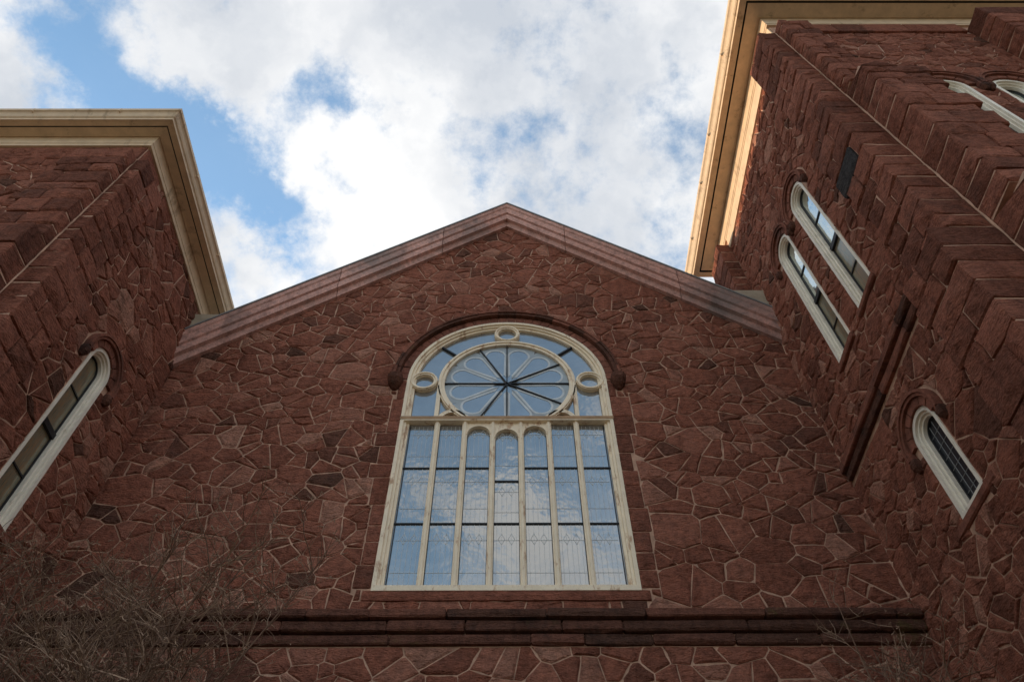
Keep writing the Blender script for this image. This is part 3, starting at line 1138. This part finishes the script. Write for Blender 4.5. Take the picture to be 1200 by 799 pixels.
# ---- the big window
WIN = None
fr = MB()
Pb = WB
def wp(r, zb=WB):
    return arch_path(WC, r, zb, WZ, 48)
band(fr, P_FAC, wp(WR), wp(WR - 0.055), -0.20, 0.015)
band(fr, P_FAC, wp(WR - 0.055), wp(WR - 0.095), -0.20, -0.02)
band(fr, P_FAC, wp(WR - 0.095), wp(WR - 0.14), -0.20, -0.055)
pbox(fr, P_FAC, WC - WR + 0.002, WC + WR - 0.002, WB - 0.03, WB + 0.05, -0.20, 0.02)
WIN = recalc(fr.build('window', M['frame'], CH))
GI = WR - 0.14
pitch = 0.4423
MH0, MH1 = -0.13, -0.035
TZ0, TZ1 = 10.37, 10.50
GH = -0.095
for k in range(6):
    xc = WC + (k - 2.5) * pitch
    mb = MB()
    pbox(mb, P_FAC, xc - 0.042, xc + 0.042, WB + 0.05, TZ0 + 0.05, MH0, MH1)
    pbox(mb, P_FAC, xc - 0.018, xc + 0.018, WB + 0.05, TZ0 + 0.05, MH1, MH1 + 0.022)
    recalc(mb.build('mullion', M['frame'], WIN))
for s in (-1, 1):
    mb = MB()
    xc = WC + s * 1.145
    pbox(mb, P_FAC, xc - 0.034, xc + 0.034, TZ1 - 0.02, WZ - 0.1, MH0, MH1)
    recalc(mb.build('mullion', M['frame'], WIN))
mb = MB()
pbox(mb, P_FAC, WC - WR - 0.01, WC + WR + 0.01, TZ0 + 0.065, TZ1, -0.12, 0.025)
tr = recalc(mb.build('transom', M['rust'], WIN))
mb = MB()
pbox(mb, P_FAC, WC - WR + 0.01, WC + WR - 0.01, TZ0 + 0.042, TZ0 + 0.065, -0.12, 0.018)
recalc(mb.build('transom_fillet', M['frame'], WIN))


def ring(r0, r1, cx, cz, h0, h1, n=40):
    mb = MB()
    band(mb, P_FAC, arc(cx, cz, r1, 0, 360, n)[:-1], arc(cx, cz, r0, 0, 360, n)[:-1], h0, h1, True)
    return mb


WHZ = 11.436
r_ = MB()
band(r_, P_FAC, arc(WC, WHZ, 1.176, -62, 242, 72), arc(WC, WHZ, 1.067, -62, 242, 72), MH0, MH1)
band(r_, P_FAC, arc(WC, WHZ, 1.155, -62, 242, 72), arc(WC, WHZ, 1.12, -62, 242, 72), MH1, MH1 + 0.022)
recalc(r_.build('wheel_ring', M['frame'], WIN))
for cx, cz in ((WC - 1.42, 11.46), (WC + 1.42, 11.46), (WC, 12.83)):
    r_ = ring(0.168, 0.235, cx, cz, MH0, MH1 + 0.01)
    band(r_, P_FAC, arc(cx, cz, 0.222, 0, 360, 40)[:-1], arc(cx, cz, 0.198, 0, 360, 40)[:-1], MH1 + 0.01, MH1 + 0.03, True)
    recalc(r_.build('small_ring', M['frame'], WIN))
    mb = MB()
    plate(mb, P_FAC, arc(cx, cz, 0.17, 0, 360, 28)[:-1], GH)
    mb.build('pane', M['glass'], WIN)
for s in (-1, 1):
    cx = WC + s * 0.885
    mb = MB()
    band(mb, P_FAC, arc(cx, TZ1 - 0.01, 0.235, 0, 180, 20), arc(cx, TZ1 - 0.01, 0.165, 0, 180, 20), MH0, MH1)
    recalc(mb.build('lunette_arch', M['frame'], WIN))
    mb = MB()
    plate(mb, P_FAC, arc(cx, TZ1 - 0.01, 0.17, 0, 180, 20), GH)
    mb.build('lunette_panel', M['lunette'], WIN)
    # spandrel glass by the wheel
    mb = MB()
    arcp = [(WC + s * 1.16 * math.cos(rad(t)), WHZ - 1.16 * math.sin(rad(t))) for t in range(12, 53, 4)]
    plate(mb, P_FAC, [(WC + s * 1.15, TZ1)] + [(WC + s * 1.15, WHZ - 0.1)] + arcp + [(WC + s * 0.7, TZ1)], GH - 0.004)
    mb.build('pane', M['glass'], WIN)
    # light beside it, below the small ring
    mb = MB()
    a0, a1 = WC + s * 1.17, WC + s * 1.575
    plate(mb, P_FAC, [(a0, TZ1), (a1, TZ1), (a1, 11.46), (a0, 11.46)], GH - 0.008)
    mb.build('pane', M['glass'], WIN)
    # arched border lights between wheel and frame, split by a black bar
    for t0, t1 in ((6, 41), (41, 84)):
        o = [(WC + s * (GI + 0.02) * math.cos(rad(t)), WZ + (GI + 0.02) * math.sin(rad(t))) for t in np.linspace(t0, t1, 14)]
        i = [(WC + s * 1.15 * math.cos(rad(t)), WHZ + 1.15 * math.sin(rad(t))) for t in np.linspace(t1, t0, 14)]
        mb = MB()
        plate(mb, P_FAC, o + i, GH - 0.012)
        mb.build('pane', M['glass'], WIN)
    mb = MB()
    pstrip(mb, P_FAC, (WC + s * 1.10 * math.cos(rad(41)), WHZ + 1.10 * math.sin(rad(41))), (WC + s * 1.58 * math.cos(rad(41)), WZ + 1.58 * math.sin(rad(41))), 0.03, GH - 0.02, GH + 0.03)
    recalc(mb.build('glazing_bar', M['black'], WIN))
# arched heads of the three middle lights
for k, zc in ((2, 10.135), (3, 10.06), (4, 10.135)):
    cx = WC + (k - 3) * pitch
    hwid = pitch / 2 - 0.03
    ri = 0.178
    inner = arc(cx, zc, ri, 0, 180, 20)
    outer = []
    zt = TZ0 + 0.045
    for (a, b) in inner:
        dx, dz = a - cx, b - zc
        t = min(hwid / max(abs(dx), 1e-6), (zt - zc) / max(dz, 1e-6))
        outer.append((cx + dx * t, zc + dz * t))
    mb = MB()
    band(mb, P_FAC, outer, inner, MH0, MH1 - 0.015)
    band(mb, P_FAC, arc(cx, zc, ri + 0.012, 0, 180, 20), arc(cx, zc, ri + 0.002, 0, 180, 20), MH1 - 0.015, MH1 + 0.015)
    recalc(mb.build('light_head', M['frame'], WIN))
# lower lights: three panes each, black bars and lead lines
for k in range(7):
    cx = WC + (k - 3) * pitch
    w = pitch / 2 - 0.035
    zc = 9.188 if k == 3 else 9.456
    lv = [WB + 0.03, 8.40, zc, TZ0 + 0.06]
    for z0, z1 in zip(lv[:-1], lv[1:]):
        mb = MB()
        wl, wr = (0.25 if k == 0 else w), (0.25 if k == 6 else w)
        plate(mb, P_FAC, [(cx - wl, z0), (cx + wr, z0), (cx + wr, z1), (cx - wl, z1)], GH)
        mb.build('pane', M['glass'], WIN)
    mb = MB()
    for z in lv[1:3]:
        pbox(mb, P_FAC, cx - wl, cx + wr, z - 0.010, z + 0.010, GH - 0.01, GH + 0.02)
    for s in (-1, 1):
        e = (wl if s < 0 else wr) - 0.008 - (0.03 if k in (0, 6) and (s < 0) == (k == 0) else 0)
        pbox(mb, P_FAC, cx + s * e - 0.007, cx + s * e + 0.007, WB + 0.07, TZ0, GH - 0.01, GH + 0.012)
    recalc(mb.build('glazing_bar', M['black'], WIN))
    mb = MB()
    for j in (-2, -1, 0, 1, 2):
        x = cx + j * w * 0.36
        pstrip(mb, P_FAC, (x, WB + 0.06), (x, TZ0 - (0.16 if k in (2, 3, 4) else 0)), 0.0045, GH, GH + 0.004)
    for z0, z1 in zip(lv[:-1], lv[1:]):
        for f in (0.26, 0.74):
            z = z0 + (z1 - z0) * f
            pstrip(mb, P_FAC, (cx - w, z), (cx + w, z), 0.0045, GH, GH + 0.004)
        zm = z0 + (z1 - z0) * 0.76
        for d in (-0.36, 0.36):
            x = cx + d * w
            q = [(x, zm - 0.09), (x + 0.045, zm), (x, zm + 0.09), (x - 0.045, zm)]
            for i in range(4):
                pstrip(mb, P_FAC, q[i], q[(i + 1) % 4], 0.006, GH, GH + 0.004)
    recalc(mb.build('leading', M['lead'], WIN))
# the wheel: eight panes, eight black bars, pale foils behind
bars = [0, 30, 90, 117, 180, 243, 270, 330]
for i, t in enumerate(bars):
    t2 = bars[(i + 1) % 8] + (360 if i == 7 else 0)
    mb = MB()
    plate(mb, P_FAC, [(WC, WHZ)] + arc(WC, WHZ, 1.075, t, t2, max(3, int((t2 - t) / 6))), GH)
    mb.build('pane', M['glass'], WIN)
    mb = MB()
    pstrip(mb, P_FAC, (WC, WHZ), (WC + 1.07 * math.cos(rad(t)), WHZ + 1.07 * math.sin(rad(t))), 0.02, GH - 0.01, GH + 0.03)
    recalc(mb.build('glazing_bar', M['black'], WIN))
for k in range(12):
    t = rad(15 + 30 * k)
    ct, st_ = math.cos(t), math.sin(t)

    def rp(d, w):
        return (WC + d * ct - w * st_, WHZ + d * st_ + w * ct)
    out, inn = [], []
    loc = [(0.20, -0.035)] + [(0.80 + 0.205 * math.cos(rad(q)), 0.205 * math.sin(rad(q))) for q in range(-90, 91, 15)] + [(0.20, 0.035)]
    lin = [(0.26, -0.012)] + [(0.80 + 0.168 * math.cos(rad(q)), 0.168 * math.sin(rad(q))) for q in range(-90, 91, 15)] + [(0.26, 0.012)]
    mb = MB()
    band(mb, P_FAC, [rp(*p) for p in loc], [rp(*p) for p in lin], GH, GH + 0.006)
    recalc(mb.build('foil', M['tracery'], WIN))
    # pale frosted field between this foil and the rim
    field = []
    for p in loc:
        th = math.atan2(p[1], p[0] - 0.55)
        dx, dz = math.cos(th), math.sin(th)
        u = 0.0
        while True:
            x, z = 0.55 + dx * u, dz * u
            if math.hypot(x, z) > 1.06 or abs(math.atan2(z, x)) > rad(14.9) or x < 0.06:
                break
            u += 0.01
        field.append((x, z))
    mb = MB()
    band(mb, P_FAC, [rp(*p) for p in field], [rp(*p) for p in loc], GH, GH + 0.003)
    recalc(mb.build('frosted_field', M['frosted'], WIN))

# mortar fillets in the corners against the towers
mb = MB()
bead(mb, XR, FY, -1, -1, 6.95, 12.6, 0.038, rng)
mb.build('corner_pointing', M['mortar'], CH)

# ================================================================== right tower
rng = random.Random(21)
RT_ = thing('church_tower', 'taller red sandstone tower on the right, paired arched windows above one small dark arched window', 'church tower', (XR + 2, YR + 2.6, 0), 'towers flanking the gable')
RWIN = [(5.54, 0.29, 10.36, 13.36), (6.55, 0.29, 10.38, 13.36), (6.06, 0.29, 7.02, 8.10)]
FWIN = [(6.70, 0.29, 10.4, 12.98), (7.68, 0.29, 10.4, 12.98)]
holes_s = [[(-c + dx, z) for dx, z in [(hw * 1.0, zb)] + [(hw * math.cos(rad(q)), zs + hw * math.sin(rad(q))) for q in range(0, 181, 8)] + [(-hw, zb)]] for c, hw, zb, zs in RWIN]
holes_f = [arch_path(c, hw, zb, zs) for c, hw, zb, zs in FWIN]
wall_sheet(P_RS, [(-YRE, 0), (-YR, 0), (-YR, 17.05), (-YRE, 17.05)], holes_s, 'bed_mortar', M['mortar'], RT_)
wall_sheet(P_RF, [(XR, 0), (XRE, 0), (XRE, 17.05), (XR, 17.05)], holes_f, 'bed_mortar', M['mortar'], RT_)
mb = MB()
mb.add([(XRE, YR, 0), (XRE, YRE, 0), (XRE, YRE, 17.05), (XRE, YR, 17.05), (XR, YRE, 0), (XR, YRE, 17.05)], [(0, 1, 2, 3), (1, 4, 5, 2)])
mb.build('tower_wall', M['ashlar'], RT_)
keep = []
for c, hw, zb, zs in RWIN:
    keep += [[(p[0], p[1]) for p in h] for h in hood_hole(-c, hw, zb - 0.16, zs)]
pil_keep = [[(-4.30, 12.4), (-3.4, 12.4), (-3.4, 17), (-4.30, 17)], [(-4.45, 8.3), (-3.4, 8.3), (-3.4, 12.4), (-4.45, 12.4)], [(-4.55, -1), (-3.4, -1), (-3.4, 8.3), (-4.55, 8.3)],
            [(-9, 12), (-8.07, 12), (-8.07, 17), (-9, 17)], [(-8.0, 9.0), (-4.4, 9.0), (-4.4, 9.34), (-8.0, 9.34)]]
cs = rubble_cells([(-8.07, 0), (-YR - 0.6, 0), (-YR - 0.6, 16.20), (-8.07, 16.20)], keep + pil_keep, 0.37, 31, 0.011)
keepf = []
for c, hw, zb, zs in FWIN:
    keepf += hood_hole(c, hw, zb - 0.16, zs)
cfr = rubble_cells([(5.40, 0), (8.62, 0), (8.62, 16.08), (5.40, 16.08)], keepf, 0.40, 32, 0.010)
lay_rubble([(P_RS, cs), (P_RF, cfr)], RT_, 300, 6)
mort = MB()
# angle piers at the corner, growing in three stages downwards
stack(RT_, mort, rng, XR - 0.30, XR + 0.02, YR, YR + 0.80, 12.55, 16.22, 'y', 0, 0.31, 0.0)
stack(RT_, mort, rng, XR - 0.48, XR + 0.02, YR, YR + 0.74, 8.42, 12.55, 'y', 0, 0.31, 0.10, weather=[(0, -1, 0.10)], dark=(3.70, 10.75))
stack(RT_, mort, rng, XR - 0.73, XR + 0.02, YR, YR + 0.78, 0.0, 8.42, 'y', 0, 0.38, 0.08, weather=[(0, -1, 0.13)])
stack(RT_, mort, rng, XR, XR + 0.55, YR - 0.20, YR + 0.02, 12.60, 16.22, 'x', 0, 0.31, 0.10)
stack(RT_, mort, rng, XR, XR + 0.85, YR - 0.46, YR + 0.02, 8.50, 12.60, 'x', 0, 0.33, 0.12, weather=[(1, -1, 0.2)])
stack(RT_, mort, rng, XR, XR + 1.05, YR - 0.62, YR + 0.02, 0.0, 8.50, 'x', 0, 0.40, 0.1, weather=[(1, -1, 0.2)])
# pier at the far right of the front, and the one at the back corner above the nave
stack(RT_, mort, rng, 8.62, 9.9, YR - 0.42, YR + 0.02, 8.0, 16.30, 'x', 0, 0.33, 0.0)
stack(RT_, mort, rng, XR - 0.30, XR + 0.02, 8.075, YRE, 11.6, 16.36, 'y', 0, 0.33, 0.0, split=0.35)
mort.build('pier_mortar', M['mortar'], RT_, 'stuff')
# dressed course under the front frieze
x = 5.56
while x < 8.54:
    x2 = min(x + rng.uniform(0.5, 1.0), 8.55)
    mb = MB()
    mb.add(*block(x + 0.004, x2 - 0.004, YR - 0.06, YR + 0.02, 16.10, 16.60, rng, 0.01, 0.006), tint=(rng.random(),) * 3)
    recalc(mb.build('eaves_stone', M['ashlar'], RT_))
    x = x2
mb = MB()
mb.box(XR - 0.036, XR + 0.02, YR + 0.02, 8.08, 16.22, 16.598)
mb.build('frieze_board', M['cornice'], RT_)
# drip course on the side wall
y = 4.50
while y < 7.97:
    y2 = min(y + rng.uniform(0.8, 1.4), 7.97)
    if 7.97 - y2 < 0.4:
        y2 = 7.97
    for z0, z1, pr in ((9.20, 9.33, 0.12), (9.06, 9.195, 0.065)):
        mb = MB()
        mb.add(*block(XR - pr, XR + 0.02, y + 0.003, y2 - 0.003, z0, z1, rng, 0.014, 0.006), tint=(rng.random(),) * 3)
        hew(mb.build('drip_course_stone', M['sooty' if rng.random() < 0.6 else 'dressed'], RT_), rng, 0.006)
    y = y2
# windows
for i, (c, hw, zb, zs) in enumerate(RWIN):
    if i < 2:
        f = arched_window(RT_, P_RS, -c, hw, zb, zs, 'glass_olive', 'glass_pale', [zb + 0.72, zb + 2.32], zb + 1.50)
    else:
        f = arched_window(RT_, P_RS, -c, hw, zb, zs, 'glass_dark', 'glass_dark', [], None, True)
    window_surround(RT_, P_RS, -c, hw, zs, rng)
    mb = MB()
    e = 0.06 if i < 2 else 0.22
    mb.add(*block(XR - (0.06 if i < 2 else 0.04), XR + 0.05, c - hw - e, c + hw + e, zb - 0.155, zb - 0.052, rng, 0.012, 0.006), tint=(0.5,) * 3)
    recalc(mb.build('window_sill', M['dressed'], RT_))
for c, hw, zb, zs in FWIN:
    arched_window(RT_, P_RF, c, hw, zb, zs, 'glass_olive', 'glass_pale', [zb + 0.72, zb + 1.95], zb + 1.4)
    window_surround(RT_, P_RF, c, hw, zs, rng)
    mb = MB()
    mb.add(*block(c - hw - 0.1, c + hw + 0.1, YR - 0.075, YR + 0.05, zb - 0.155, zb - 0.052, rng, 0.012, 0.006), tint=(0.5,) * 3)
    recalc(mb.build('window_sill', M['dressed'], RT_))
cornice(RT_, XR, XRE, YR, YRE, [
    ('frieze_board', 'cornice', [(0.0, 16.60), (0.045, 16.60), (0.045, 16.66), (0.055, 16.665), (0.055, 17.075)]),
    ('cornice_soffit', 'cornice', [(0.055, 17.075), (0.07, 17.06), (0.09, 17.055), (0.10, 17.075), (0.335, 17.085)]),
    ('cornice_gap', 'black', [(0.335, 17.085), (0.335, 17.16), (0.375, 17.16), (0.375, 17.065)]),
    ('fascia', 'cornice', [(0.375, 17.065), (0.49, 17.075), (0.495, 17.06), (0.51, 17.06), (0.51, 17.12), (0.515, 17.14)]),
    ('gutter', 'cornice', [(0.515, 17.14), (0.535, 17.145), (0.555, 17.17), (0.57, 17.22), (0.58, 17.27), (0.60, 17.31), (0.63, 17.34), (0.635, 17.42), (0.60, 17.425)]),
])
rf = MB()
o = 0.62
rf.add([(XR - o, YR - o, 17.42), (XRE + o, YR - o, 17.42), (XRE + o, YRE + o, 17.42), (XR - o, YRE + o, 17.42), ((XR + XRE) / 2, (YR + YRE) / 2, 18.6)], [(0, 1, 4), (1, 2, 4), (2, 3, 4), (3, 0, 4)])
rf.build('tower_roof', M['slate'], RT_)
mb = MB()
bead(mb, XR, YR, -1, -1, 0.0, 16.2, 0.014, rng)
mb.build('corner_pointing', M['mortar'], RT_)

gutter_joints(RT_, XR, XRE, YR, YRE, 0.632, 17.30, 17.425, 1.5, rng)

# ================================================================== left tower
rng = random.Random(33)
LT = thing('church_tower', 'lower red sandstone tower on the left, with a single tall arched window of brownish glass', 'church tower', (XL - 2.6, YL + 2.6, 0), 'towers flanking the gable')
LW = [(6.555, 0.305, 7.27, 9.93)]
wall_sheet(P_LS, [(YL, 0), (YLE, 0), (YLE, 13.56), (YL, 13.56)], [arch_path(c, hw, zb, zs) for c, hw, zb, zs in LW], 'bed_mortar', M['mortar'], LT)
wall_sheet(P_LF, [(XLE, 0), (XL, 0), (XL, 13.56), (XLE, 13.56)], [], 'bed_mortar', M['mortar'], LT)
mb = MB()
mb.add([(XLE, YL, 0), (XLE, YLE, 0), (XLE, YLE, 13.56), (XLE, YL, 13.56), (XL, YLE, 0), (XL, YLE, 13.56)], [(0, 3, 2, 1), (1, 2, 5, 4)])
mb.build('tower_wall', M['ashlar'], LT)
keep = []
for c, hw, zb, zs in LW:
    keep += hood_hole(c, hw, zb - 0.16, zs)
pk = [[(4.4, 9.8), (5.30, 9.8), (5.30, 13.4), (4.4, 13.4)], [(4.4, -1), (5.42, -1), (5.42, 9.8), (4.4, 9.8)]]
cs = rubble_cells([(YL + 0.6, 0), (8.0, 0), (8.0, 13.26), (YL + 0.6, 13.26)], keep + pk, 0.40, 41, 0.0115)
cfr = rubble_cells([(XLE, 6.0), (XL - 0.80, 6.0), (XL - 0.80, 13.16), (XLE, 13.16)], [], 0.40, 42, 0.010)
lay_rubble([(P_LS, cs), (P_LF, cfr)], LT, 300, 8)
mort = MB()
stack(LT, mort, rng, XL - 0.02, XL + 0.18, YL, YL + 0.70, 9.84, 12.76, 'y', 0, 0.31, 0.12)
stack(LT, mort, rng, XL - 0.02, XL + 0.34, YL, YL + 0.74, 0.0, 9.84, 'y', 0, 0.40, 0.12, weather=[(0, 1, 0.05)])
stack(LT, mort, rng, XL - 0.88, XL, YL - 0.175, YL + 0.02, 9.95, 12.76, 'x', 1, 0.30, 0.15)
stack(LT, mort, rng, XL - 1.0, XL, YL - 0.34, YL + 0.02, 0.0, 9.95, 'x', 1, 0.42, 0.12, weather=[(1, -1, 0.12)])
mort.build('pier_mortar', M['mortar'], LT, 'stuff')
x = XLE + 0.1
while x < XL - 0.01:
    x2 = min(x + rng.uniform(0.5, 0.9), XL)
    mb = MB()
    mb.add(*block(x + 0.004, x2 - 0.004, YL - 0.02, YL + 0.03, 12.78, 13.215, rng, 0.01, 0.006), tint=(rng.random(),) * 3)
    recalc(mb.build('eaves_stone', M['ashlar'], LT))
    x = x2
y = YL + 0.02
while y < 5.2:
    y2 = y + 0.6
    mb = MB()
    mb.add(*block(XL - 0.03, XL + 0.02, y + 0.004, y2 - 0.004, 12.78, 13.215, rng, 0.01, 0.006), tint=(rng.random(),) * 3)
    recalc(mb.build('eaves_stone', M['ashlar'], LT))
    y = y2
for c, hw, zb, zs in LW:
    arched_window(LT, P_LS, c, hw, zb, zs, 'glass_olive', 'glass_olive', [zb + 0.72, zb + 2.18], zb + 1.45)
    window_surround(LT, P_LS, c, hw, zs, rng)
    mb = MB()
    mb.add(*block(XL - 0.05, XL + 0.075, c - hw - 0.08, c + hw + 0.08, zb - 0.155, zb - 0.052, rng, 0.012, 0.006), tint=(0.5,) * 3)
    recalc(mb.build('window_sill', M['dressed'], LT))
cornice(LT, XLE, XL, YL, YLE, [
    ('frieze_board', 'cornice', [(0.0, 13.22), (0.05, 13.22), (0.05, 13.30), (0.06, 13.305), (0.06, 13.565)]),
    ('cornice_soffit', 'cornice', [(0.06, 13.565), (0.08, 13.55), (0.09, 13.565), (0.225, 13.575)]),
    ('cornice_gap', 'black', [(0.225, 13.575), (0.225, 13.64), (0.25, 13.64), (0.25, 13.56)]),
    ('fascia', 'cornice', [(0.25, 13.56), (0.345, 13.57), (0.35, 13.555), (0.362, 13.555), (0.362, 13.60), (0.368, 13.61)]),
    ('gutter', 'cornice', [(0.368, 13.61), (0.385, 13.62), (0.40, 13.65), (0.412, 13.69), (0.43, 13.72), (0.455, 13.735), (0.46, 13.79), (0.44, 13.795)]),
])
rf = MB()
o = 0.45
rf.add([(XLE - o, YL - o, 13.79), (XL + o, YL - o, 13.79), (XL + o, YLE + o, 13.79), (XLE - o, YLE + o, 13.79), ((XL + XLE) / 2, (YL + YLE) / 2, 14.9)], [(0, 1, 4), (1, 2, 4), (2, 3, 4), (3, 0, 4)])
rf.build('tower_roof', M['slate'], LT)
mb = MB()
bead(mb, XL, YL, 1, -1, 0.0, 12.75, 0.014, rng)
mb.build('corner_pointing', M['mortar'], LT)

gutter_joints(LT, XLE, XL, YL, YLE, 0.457, 13.70, 13.795, 1.3, rng)

# ================================================================== bare shrubs
def tube(mb, pts, r0, r1, sides=3):
    n = len(pts)
    vs = []
    for i, p in enumerate(pts):
        d = Vector(pts[min(i + 1, n - 1)]) - Vector(pts[max(i - 1, 0)])
        d.normalize()
        u = d.orthogonal().normalized()
        w = d.cross(u)
        r = r0 + (r1 - r0) * i / (n - 1)
        for k in range(sides):
            t = 2 * math.pi * k / sides
            vs.append(Vector(p) + (u * math.cos(t) + w * math.sin(t)) * r)
    fs = []
    for i in range(n - 1):
        for k in range(sides):
            k2 = (k + 1) % sides
            fs.append((i * sides + k, i * sides + k2, (i + 1) * sides + k2, (i + 1) * sides + k))
    fs += [tuple(range(sides))[::-1], tuple(range((n - 1) * sides, n * sides))]
    mb.add(vs, fs)


def shrub(label, base, stems, rng, dens=1.0, h=(4.6, 6.2), spread=1.6, lean=(0, 0)):
    root = thing('bare_shrub', label, 'shrub', base, 'leafless shrubs against the church')
    tw, pale = MB(), MB()

    def grow(p, d, L, steps, curl):
        pts = [Vector(p)]
        d = Vector(d).normalized()
        for i in range(steps):
            d = (d + Vector((rng.uniform(-1, 1), rng.uniform(-1, 1), rng.uniform(-0.7, 0.9))) * curl).normalized()
            pts.append(pts[-1] + d * (L / steps))
        return pts
    for s in range(stems):
        ang = rng.uniform(0, 2 * math.pi)
        r = rng.uniform(0.15, 1.0) * spread
        H = rng.uniform(*h)
        tip = Vector((base[0] + lean[0] + math.cos(ang) * r, base[1] + lean[1] + math.sin(ang) * r * 0.45, H))
        b = Vector((base[0] + math.cos(ang) * 0.2, base[1] + math.sin(ang) * 0.15, 0))
        mid = b.lerp(tip, 0.5) + Vector((-(tip.x - b.x) * 0.22, 0, 0.3))
        pts = []
        for i in range(11):
            t = i / 10
            q = b * (1 - t) ** 2 + mid * 2 * t * (1 - t) + tip * t * t
            pts.append(q + Vector((rng.uniform(-0.04, 0.04), rng.uniform(-0.04, 0.04), 0)) * (0 < i < 10))
        mb = MB()
        tube(mb, pts, 0.03, 0.005, 5)
        mb.build('stem', M['twig'], root)
        nb = int(26 * dens)
        for k in range(nb):
            t = 0.42 + 0.58 * (k + rng.random()) / nb
            i = min(int(t * 10), 9)
            p = pts[i].lerp(pts[i + 1], t * 10 - i)
            a2 = rng.uniform(0, 2 * math.pi)
            d = Vector((math.cos(a2), math.sin(a2) * 0.7, rng.uniform(0.1, 1.3)))
            br = grow(p, d, rng.uniform(0.35, 1.0) * (1.25 - 0.5 * t), 4, 0.22)
            tgt = pale if rng.random() < 0.35 else tw
            tube(tgt, br, 0.0068, 0.003)
            for q in range(int(9 * dens)):
                f = rng.uniform(0.15, 1.0)
                i2 = min(int(f * 4), 3)
                p2 = br[i2].lerp(br[i2 + 1], f * 4 - i2)
                a3 = rng.uniform(0, 2 * math.pi)
                d2 = (br[-1] - br[0]).normalized() * 0.7 + Vector((math.cos(a3), math.sin(a3), rng.uniform(-0.2, 0.9)))
                t2 = grow(p2, d2, rng.uniform(0.10, 0.42), 2, 0.3)
                tube(pale if rng.random() < 0.4 else tw, t2, 0.0036, 0.0018)
                if rng.random() < 0.35:      # dry seed cluster at the tip
                    for _ in range(3):
                        e = t2[-1] + Vector((rng.uniform(-1, 1), rng.uniform(-1, 1), rng.uniform(-1, 1))) * 0.035
                        tube(pale, [t2[-1], e], 0.003, 0.005)
    tw.build('twigs', M['twig'], root, 'stuff')
    pale.build('pale_twigs', M['twig2'], root, 'stuff')
    return root


shrub('dense leafless grey-brown shrub in front of the wall at the foot of the left tower', (-4.2, 6.2, 0), 44, random.Random(3), 1.15, (4.3, 6.45), 2.5, (0.25, 0))
shrub('small sparse leafless shrub reaching up to the string course beside the right tower', (3.8, 6.7, 0), 8, random.Random(4), 0.75, (5.2, 6.25), 0.6)
